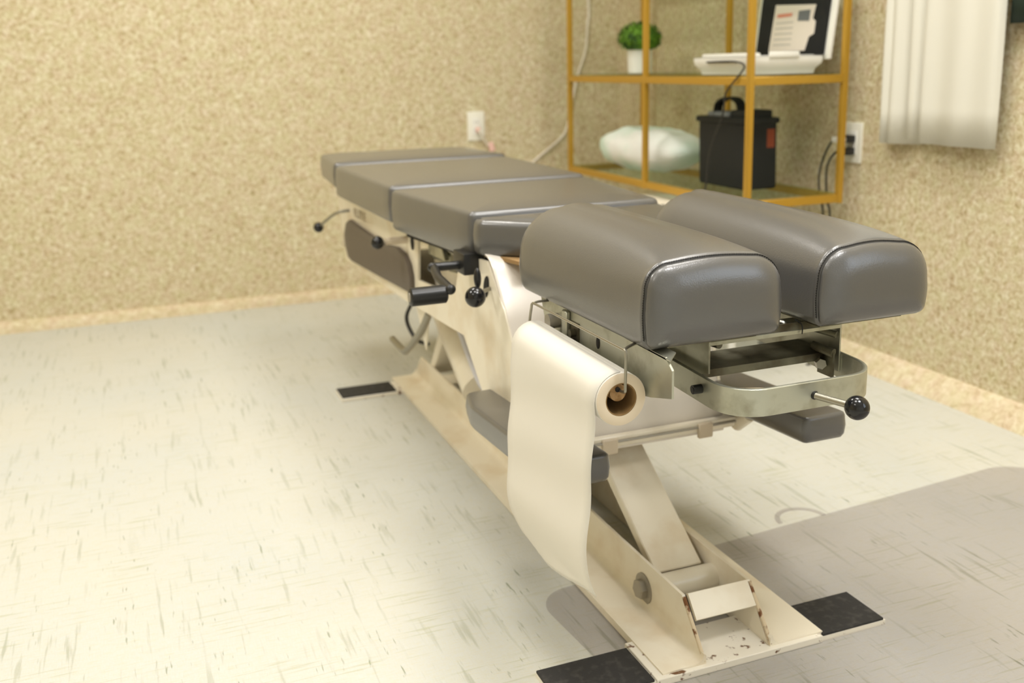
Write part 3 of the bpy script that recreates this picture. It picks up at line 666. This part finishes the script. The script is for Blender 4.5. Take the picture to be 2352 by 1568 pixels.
# plant
PL = thing('potted_plant', 'small round green artificial plant in a white pot on the middle shelf', 'plant', (1.762, 3.245, GM))
px, py = 1.762, 3.245
def lathe(bm, prof, cx, cy, n=28, cap=True):
    loft(bm, [[(cx+r*math.cos(2*PI*k/n), cy+r*math.sin(2*PI*k/n), z) for k in range(n)] for r, z in prof], cap, cap)
bm = BM(); lathe(bm, [(0.038, GM), (0.042, GM+0.004), (0.0455, GM+0.090), (0.047, GM+0.096), (0.043, GM+0.096), (0.041, GM+0.085)], px, py); obj('pot', bm, WHITE, PL)
bm = BM()
for i in range(900):
    u = random.uniform(-0.55, 1); ph = random.uniform(0, 2*PI); rr = math.sqrt(max(0, 1-u*u)); q = random.uniform(0.82, 1.04)
    c = Vector((px+0.076*rr*math.cos(ph)*q, py+0.076*rr*math.sin(ph)*q, GM+0.122+0.058*u*q)); d = Vector((rr*math.cos(ph), rr*math.sin(ph), u)).normalized()
    a = d.orthogonal().normalized(); a.rotate(Matrix.Rotation(random.uniform(0, 6.28), 3, d)); b = d.cross(a); s_ = random.uniform(0.005, 0.009)
    add_poly(bm, [c-a*s_, c+b*s_*0.6+d*0.003, c+a*s_+d*0.004, c-b*s_*0.6+d*0.003])
sphere(bm, (px, py, GM+0.120), 1, 24, 16, (0.068, 0.068, 0.050))
fo = obj('foliage', bm, GREEN, PL, smooth=False); fo['kind'] = 'stuff'

# white case with open lid
DC = thing('instrument_case', 'open white plastic case with black foam lid on the middle shelf', 'case', (1.77, 2.53, GM))
bm = BM()
rr = lambda x0, x1, y0, y1, z: [(x0, y0, z), (x1, y0, z), (x1, y1, z), (x0, y1, z)]
x0, x1, y0, y1 = 1.640, 1.895, 2.385, 2.690
loft(bm, [rr(x0+0.018, x1-0.018, y0+0.018, y1-0.018, GM), rr(x0+0.014, x1-0.014, y0+0.014, y1-0.014, GM+0.014), rr(x0+0.003, x1-0.003, y0+0.003, y1-0.003, GM+0.026), rr(x0, x1, y0, y1, GM+0.040), rr(x0, x1, y0, y1, GM+0.048), rr(x0+0.012, x1-0.012, y0+0.012, y1-0.012, GM+0.050), rr(x0+0.014, x1-0.014, y0+0.014, y1-0.014, GM+0.030)])
es = [e for e in bm.edges if abs(e.verts[0].co.z-e.verts[1].co.z) > 0.004]
bmesh.ops.bevel(bm, geom=es, offset=0.012, segments=3, affect='EDGES')
cb = obj('case_base', bm, WHITE, DC)
bm = BM(); box(bm, 1.70, 1.80, 2.378, 2.387, GM+0.046, GM+0.062, 0.004, 2); obj('handle', bm, WHITE, cb)
bm = BM(); box(bm, 1.66, 1.875, 2.405, 2.675, GM+0.032, GM+0.052, 0.006, 2); box(bm, 1.655, 1.70, 2.42, 2.66, GM+0.045, GM+0.060, 0.006, 2); obj('device', bm, WHITE, DC)
bm = BM(); box(bm, 1.6380, 1.6405, 2.45, 2.60, GM+0.034, GM+0.038); obj('slot', bm, BLACKM, cb, smooth=False)
def lidp(a, b, h0=0.0):           # a: 0 at near edge..1 far edge (Y), b: height 0..1, h0: offset off the lid face
    x = 1.893+0.026*b - h0; y = 2.372+0.365*a; z = GM+0.038+0.215*b
    return (x, y, z)
bm = BM(); prism(bm, [lidp(0, 0), lidp(1, 0), lidp(1, 1), lidp(0, 1)], (0.012, 0, 0), 0.004, 2); ld = obj('case_lid', bm, WHITE, DC)
bm = BM(); prism(bm, [lidp(0.05, 0.06, 0.001), lidp(0.95, 0.06, 0.001), lidp(0.95, 0.95, 0.001), lidp(0.05, 0.95, 0.001)], (-0.006, 0, 0), 0.003, 2); obj('foam_lining', bm, FOAM, ld)
def card(pts, m, nm, off, par):
    bm = BM(); prism(bm, [lidp(a, b, off) for a, b in pts], (-0.0006, 0, 0)); return obj(nm, bm, m, par, smooth=False)
cd = card([(0.76, 0.12), (0.28, 0.12), (0.25, 0.30), (0.19, 0.34), (0.19, 0.50), (0.23, 0.54), (0.21, 0.72), (0.74, 0.76)], LABEL, 'printed_card', 0.0078, DC)
card([(0.70, 0.58), (0.50, 0.59), (0.50, 0.635), (0.70, 0.63)], REDP, 'heading', 0.0085, cd)
card([(0.42, 0.52), (0.27, 0.51), (0.27, 0.66), (0.42, 0.655)], DARKP, 'small_picture', 0.0085, cd)
bm = BM()
for k in range(5):
    b = 0.50-0.075*k; prism(bm, [lidp(a, q, 0.0085) for a, q in ((0.71, b), (0.47, b), (0.47, b+0.015), (0.71, b+0.015))], (-0.0005, 0, 0))
obj('small_print', bm, GREYP, cd, smooth=False)

# cords at the shelf
bm = BM(); tube(bm, smooth_path([(1.636, 2.60, GM+0.036), (1.628, 2.45, GM+0.037), (1.615, 2.375, GM+0.024), (1.60, 2.395, 0.842), (1.598, 2.438, 0.804), (1.598, 2.449, 0.749), (1.598, 2.496, 0.672), (1.598, 2.521, 0.607), (1.595, 2.532, 0.516), (1.585, 2.56, 0.468), (1.57, 2.60, 0.466), (1.52, 2.66, 0.466)], 6), 0.0026, 8)
tag(obj('power_cord', bm, BCORD), 'thin black cord hanging down from the white case', 'cord')

def outlet(name, label, c, axis, slots_y):
    """axis 'x': plate on the right wall facing -x; 'y': on the back wall facing -y"""
    t = thing(name, label, 'outlet', c, 'wall outlets')
    def B(bm, u0, u1, z0, z1, d0, d1, bev=0.0):
        if axis == 'y': box(bm, c[0]+u0, c[0]+u1, c[1]-d1, c[1]-d0, c[2]+z0, c[2]+z1, bev)
        else: box(bm, c[0]-d1, c[0]-d0, c[1]+u0, c[1]+u1, c[2]+z0, c[2]+z1, bev)
    bm = BM(); B(bm, -0.036, 0.036, -0.0585, 0.0585, 0, 0.006, 0.002); obj('cover_plate', bm, IVORY, t)
    bm = BM(); B(bm, -0.017, 0.017, -0.034, 0.034, 0.006, 0.0085, 0.001); rc = obj('socket', bm, WHITE, t)
    for z in slots_y:
        for u in (-0.006, 0.006):
            bm = BM(); B(bm, u-0.001, u+0.001, z-0.004, z+0.004, 0.0085, 0.0088); obj('slot', bm, HOLE, rc, smooth=False)
    return t
outlet('wall_outlet', 'white wall outlet on the back wall behind the table foot', (1.349, YB, 0.655), 'y', (0.016, -0.016))
outlet('wall_outlet', 'white wall outlet on the right wall beside the gold shelf', (XR, 2.372, 0.652), 'x', (0.016, -0.016))
# white cord pinned along the back wall
bm = BM(); yb = YB-0.006
tube(bm, smooth_path([(1.42, yb, 0.36), (1.60, yb, 0.498), (1.67, yb, 0.547), (1.73, yb, 0.593), (1.753, yb, 0.63), (1.762, yb, 0.668), (1.787, yb, 0.772), (1.807, yb, 0.848), (1.828, yb, 0.904), (1.845, yb, 0.956), (1.852, yb, 1.043), (1.860, yb, 1.10), (1.858, yb, 1.18), (1.86, yb, 2.2)], 6), 0.0050, 8)
tag(obj('extension_cord', bm, CORDW), 'white cord running up the back wall behind the shelf', 'cord')
PC = thing('plugged_cord', 'white plugged cord with pink tag below the back wall outlet', 'cord', (1.36, YB-0.02, 0.61))
bm = BM(); tube(bm, smooth_path([(1.352, YB-0.0086, 0.640), (1.353, YB-0.03, 0.638), (1.362, YB-0.035, 0.622), (1.385, YB-0.025, 0.585), (1.41, YB-0.015, 0.55), (1.43, YB-0.012, 0.45), (1.43, YB-0.034, 0.02), (1.435, YB-0.05, 0.006)], 6), 0.0045, 8); obj('cord', bm, CORDW, PC)
bm = BM(); box(bm, 1.346, 1.360, YB-0.030, YB-0.0086, 0.630, 0.650, 0.003, 2); obj('plug', bm, PINK, PC)
bm = BM(); prism(bm, [(1.392, YB-0.030, 0.583), (1.412, YB-0.030, 0.590), (1.424, YB-0.030, 0.555), (1.400, YB-0.030, 0.548)], (0, 0.014, 0), 0.002, 1); obj('tag', bm, PINK, PC)

# plugs on the right outlet with their cords
def plug(label, z, m1, path, r=0.0030, body=0.035, m2=None):
    t = thing('plug', label, 'plug', (XR-0.03, 2.372, z), 'plugs in the outlet beside the shelf')
    bm = BM(); box(bm, XR-0.0088-body, XR-0.0088, 2.357, 2.387, z-0.011, z+0.011, 0.004, 2); obj('plug_body', bm, BLACKM, t)
    if m2:
        bm = BM(); box(bm, XR-0.0088-body-0.022, XR-0.0088-body, 2.360, 2.400, z-0.010, z+0.006, 0.004, 2); obj('connector', bm, m2, t)
    bm = BM(); tube(bm, smooth_path(path, 6), r, 8); obj('cord', bm, BCORD, t); return t
plug('black plug with a white connector in the upper socket beside the shelf', 0.664, WHITE, [(1.945, 2.40, 0.660), (1.945, 2.425, 0.63), (1.95, 2.455, 0.58), (1.95, 2.462, 0.54), (1.95, 2.455, 0.49), (1.95, 2.435, 0.43), (1.95, 2.43, 0.2), (1.93, 2.44, 0.05), (1.90, 2.50, 0.004), (1.85, 2.60, 0.004)], 0.0032, 0.030, WHITE)
plug('thick black plug in the lower socket beside the shelf', 0.628, BLACKM, [(1.950, 2.385, 0.628), (1.942, 2.400, 0.610), (1.942, 2.418, 0.575), (1.945, 2.42, 0.52), (1.948, 2.412, 0.47), (1.948, 2.40, 0.42), (1.948, 2.40, 0.2), (1.93, 2.38, 0.05), (1.90, 2.36, 0.004), (1.84, 2.34, 0.004)], 0.0034, 0.040)

# curtain and green cloth on the right wall
def cloth(name, segs, z0, z1, x, m, par=None, thick=0.004, lean=0.0):
    """segs: list of (y, dx) across the cloth"""
    P = smooth_path([(x+dx, y, 0) for y, dx in segs], 6); bm = BM(); nz = 14; rows = []
    for i in range(nz+1):
        t = i/nz; z = z0+(z1-z0)*t; row = []
        for k, p in enumerate(P):
            row.append(bm.verts.new((x+(p.x-x)*(1.0-0.25*t)+0.002*math.sin(9*t+k*0.3), p.y+lean*t*(p.y-P[len(P)//2].y), z)))
        rows.append(row)
    for a, b in zip(rows[:-1], rows[1:]):
        for j in range(len(a)-1): bm.faces.new((a[j], a[j+1], b[j+1], b[j]))
    o = obj(name, bm, m, par, angle=180)
    md = o.modifiers.new('t', 'SOLIDIFY'); md.thickness = thick; md.offset = 0
    return o
CU = thing('curtain', 'off-white cloth curtain hanging in folds on the right wall', 'curtain', (1.96, 2.02, 0.67))
cloth('fold', [(1.828, 0.012), (1.845, -0.001), (1.90, 0.003), (1.95, -0.007), (2.01, 0.002), (2.055, -0.006), (2.068, 0.006)], 0.672, 1.9, 1.952, CURT, CU)
cloth('fold', [(2.058, 0.022), (2.072, 0.010), (2.085, 0.006), (2.098, -0.006), (2.114, -0.008), (2.120, 0.014)], 0.679, 1.9, 1.960, CURT, CU)
cloth('fold', [(2.108, 0.026), (2.122, 0.024), (2.145, 0.006), (2.175, -0.014), (2.195, -0.006), (2.212, -0.014), (2.230, 0.008)], 0.664, 1.9, 1.966, CURT, CU)
bm = BM(); tube(bm, [(1.957, 1.50, 1.905), (1.957, 2.32, 1.905)], 0.010, 14); tube(bm, [(1.957, 1.53, 1.905), (XR, 1.53, 1.905)], 0.006, 8); tube(bm, [(1.957, 2.29, 1.905), (XR, 2.29, 1.905)], 0.006, 8); obj('rod', bm, DSTEEL, CU)
tag(cloth('green_cloth', [(1.60, 0), (1.66, -0.006), (1.72, 0.006), (1.78, -0.004), (1.824, 0.006)], 0.966, 1.86, 1.968, DGREEN), 'dark green cloth hanging at the upper right, beside the curtain', 'cloth')

# cream bench between table and shelf
BN = thing('bench', 'cream upholstered bench behind the table, under the edge of the shelf', 'bench', (1.53, 2.70, 0))
bm = BM()
def rplan(x0, x1, y0, y1, r, z, n=8):
    out = []
    for cx, cy, a0 in ((x1-r, y1-r, 0), (x0+r, y1-r, PI/2), (x0+r, y0+r, PI), (x1-r, y0+r, 1.5*PI)):
        for k in range(n+1): a = a0+PI/2*k/n; out.append((cx+r*math.cos(a), cy+r*math.sin(a), z))
    return out
loft(bm, [rplan(1.36, 1.70, 2.42, 2.965, 0.08, 0.40), rplan(1.35, 1.71, 2.41, 2.975, 0.09, 0.41), rplan(1.35, 1.71, 2.41, 2.975, 0.09, 0.445), rplan(1.36, 1.70, 2.42, 2.965, 0.08, 0.458), rplan(1.39, 1.67, 2.45, 2.935, 0.05, 0.462)])
obj('seat', bm, LEATHER, BN)
for x in (1.40, 1.66):
    for y in (2.47, 2.91):
        bm = BM(); tube(bm, [(x, y, 0), (x, y, 0.40)], [0.012, 0.018], 12); obj('leg', bm, WHITE, BN)

# clear floor mat with loop handle
MT = thing('floor_mat', 'clear grey-tinted vinyl chair mat lying on the carpet under the table end', 'floor mat', (1.15, 0.9, 0.0))
bm = BM(); z = 0.0012
R_ = Matrix.Rotation(math.radians(5.0), 3, 'Z')
def mplan(z, d=0):
    out = []
    for (x, y, r, a0) in ((1.80, 1.470, 0.10, 0), (0.57, 1.470, 0.06, PI/2), (0.57, 0.25, 0.06, PI), (1.80, 0.25, 0.10, 1.5*PI)):
        cx = x-r if a0 in (0, 1.5*PI) else x+r; cy = y-r if a0 in (0, PI/2) else y+r
        for k in range(9):
            a = a0+PI/2*k/8; p = Vector((cx+(r-d)*math.cos(a)-0.57, cy+(r-d)*math.sin(a)-1.47, 0)); p = R_ @ p
            out.append((p.x+0.585, p.y+1.447, z))
    return out
loft(bm, [mplan(0.0004), mplan(0.0022, 0.0), mplan(0.0026, 0.002)]); obj('sheet', bm, MATM, MT, smooth=False)
bm = BM(); P = []
for k in range(25):
    a = PI*k/24 - 0.05; P.append((1.190+0.050*math.cos(a), 1.502+0.047*math.sin(a)+0.004, 0.0012))
loft(bm, [[Vector(p)+Vector((math.cos(PI*i/24)*q, math.sin(PI*i/24)*q, h)) for q, h in ((-0.005, -0.0008), (0.005, -0.0008), (0.005, 0.001), (-0.005, 0.001))] for i, p in enumerate(P)]); obj('hanging_loop', bm, MATM, MT, smooth=False)
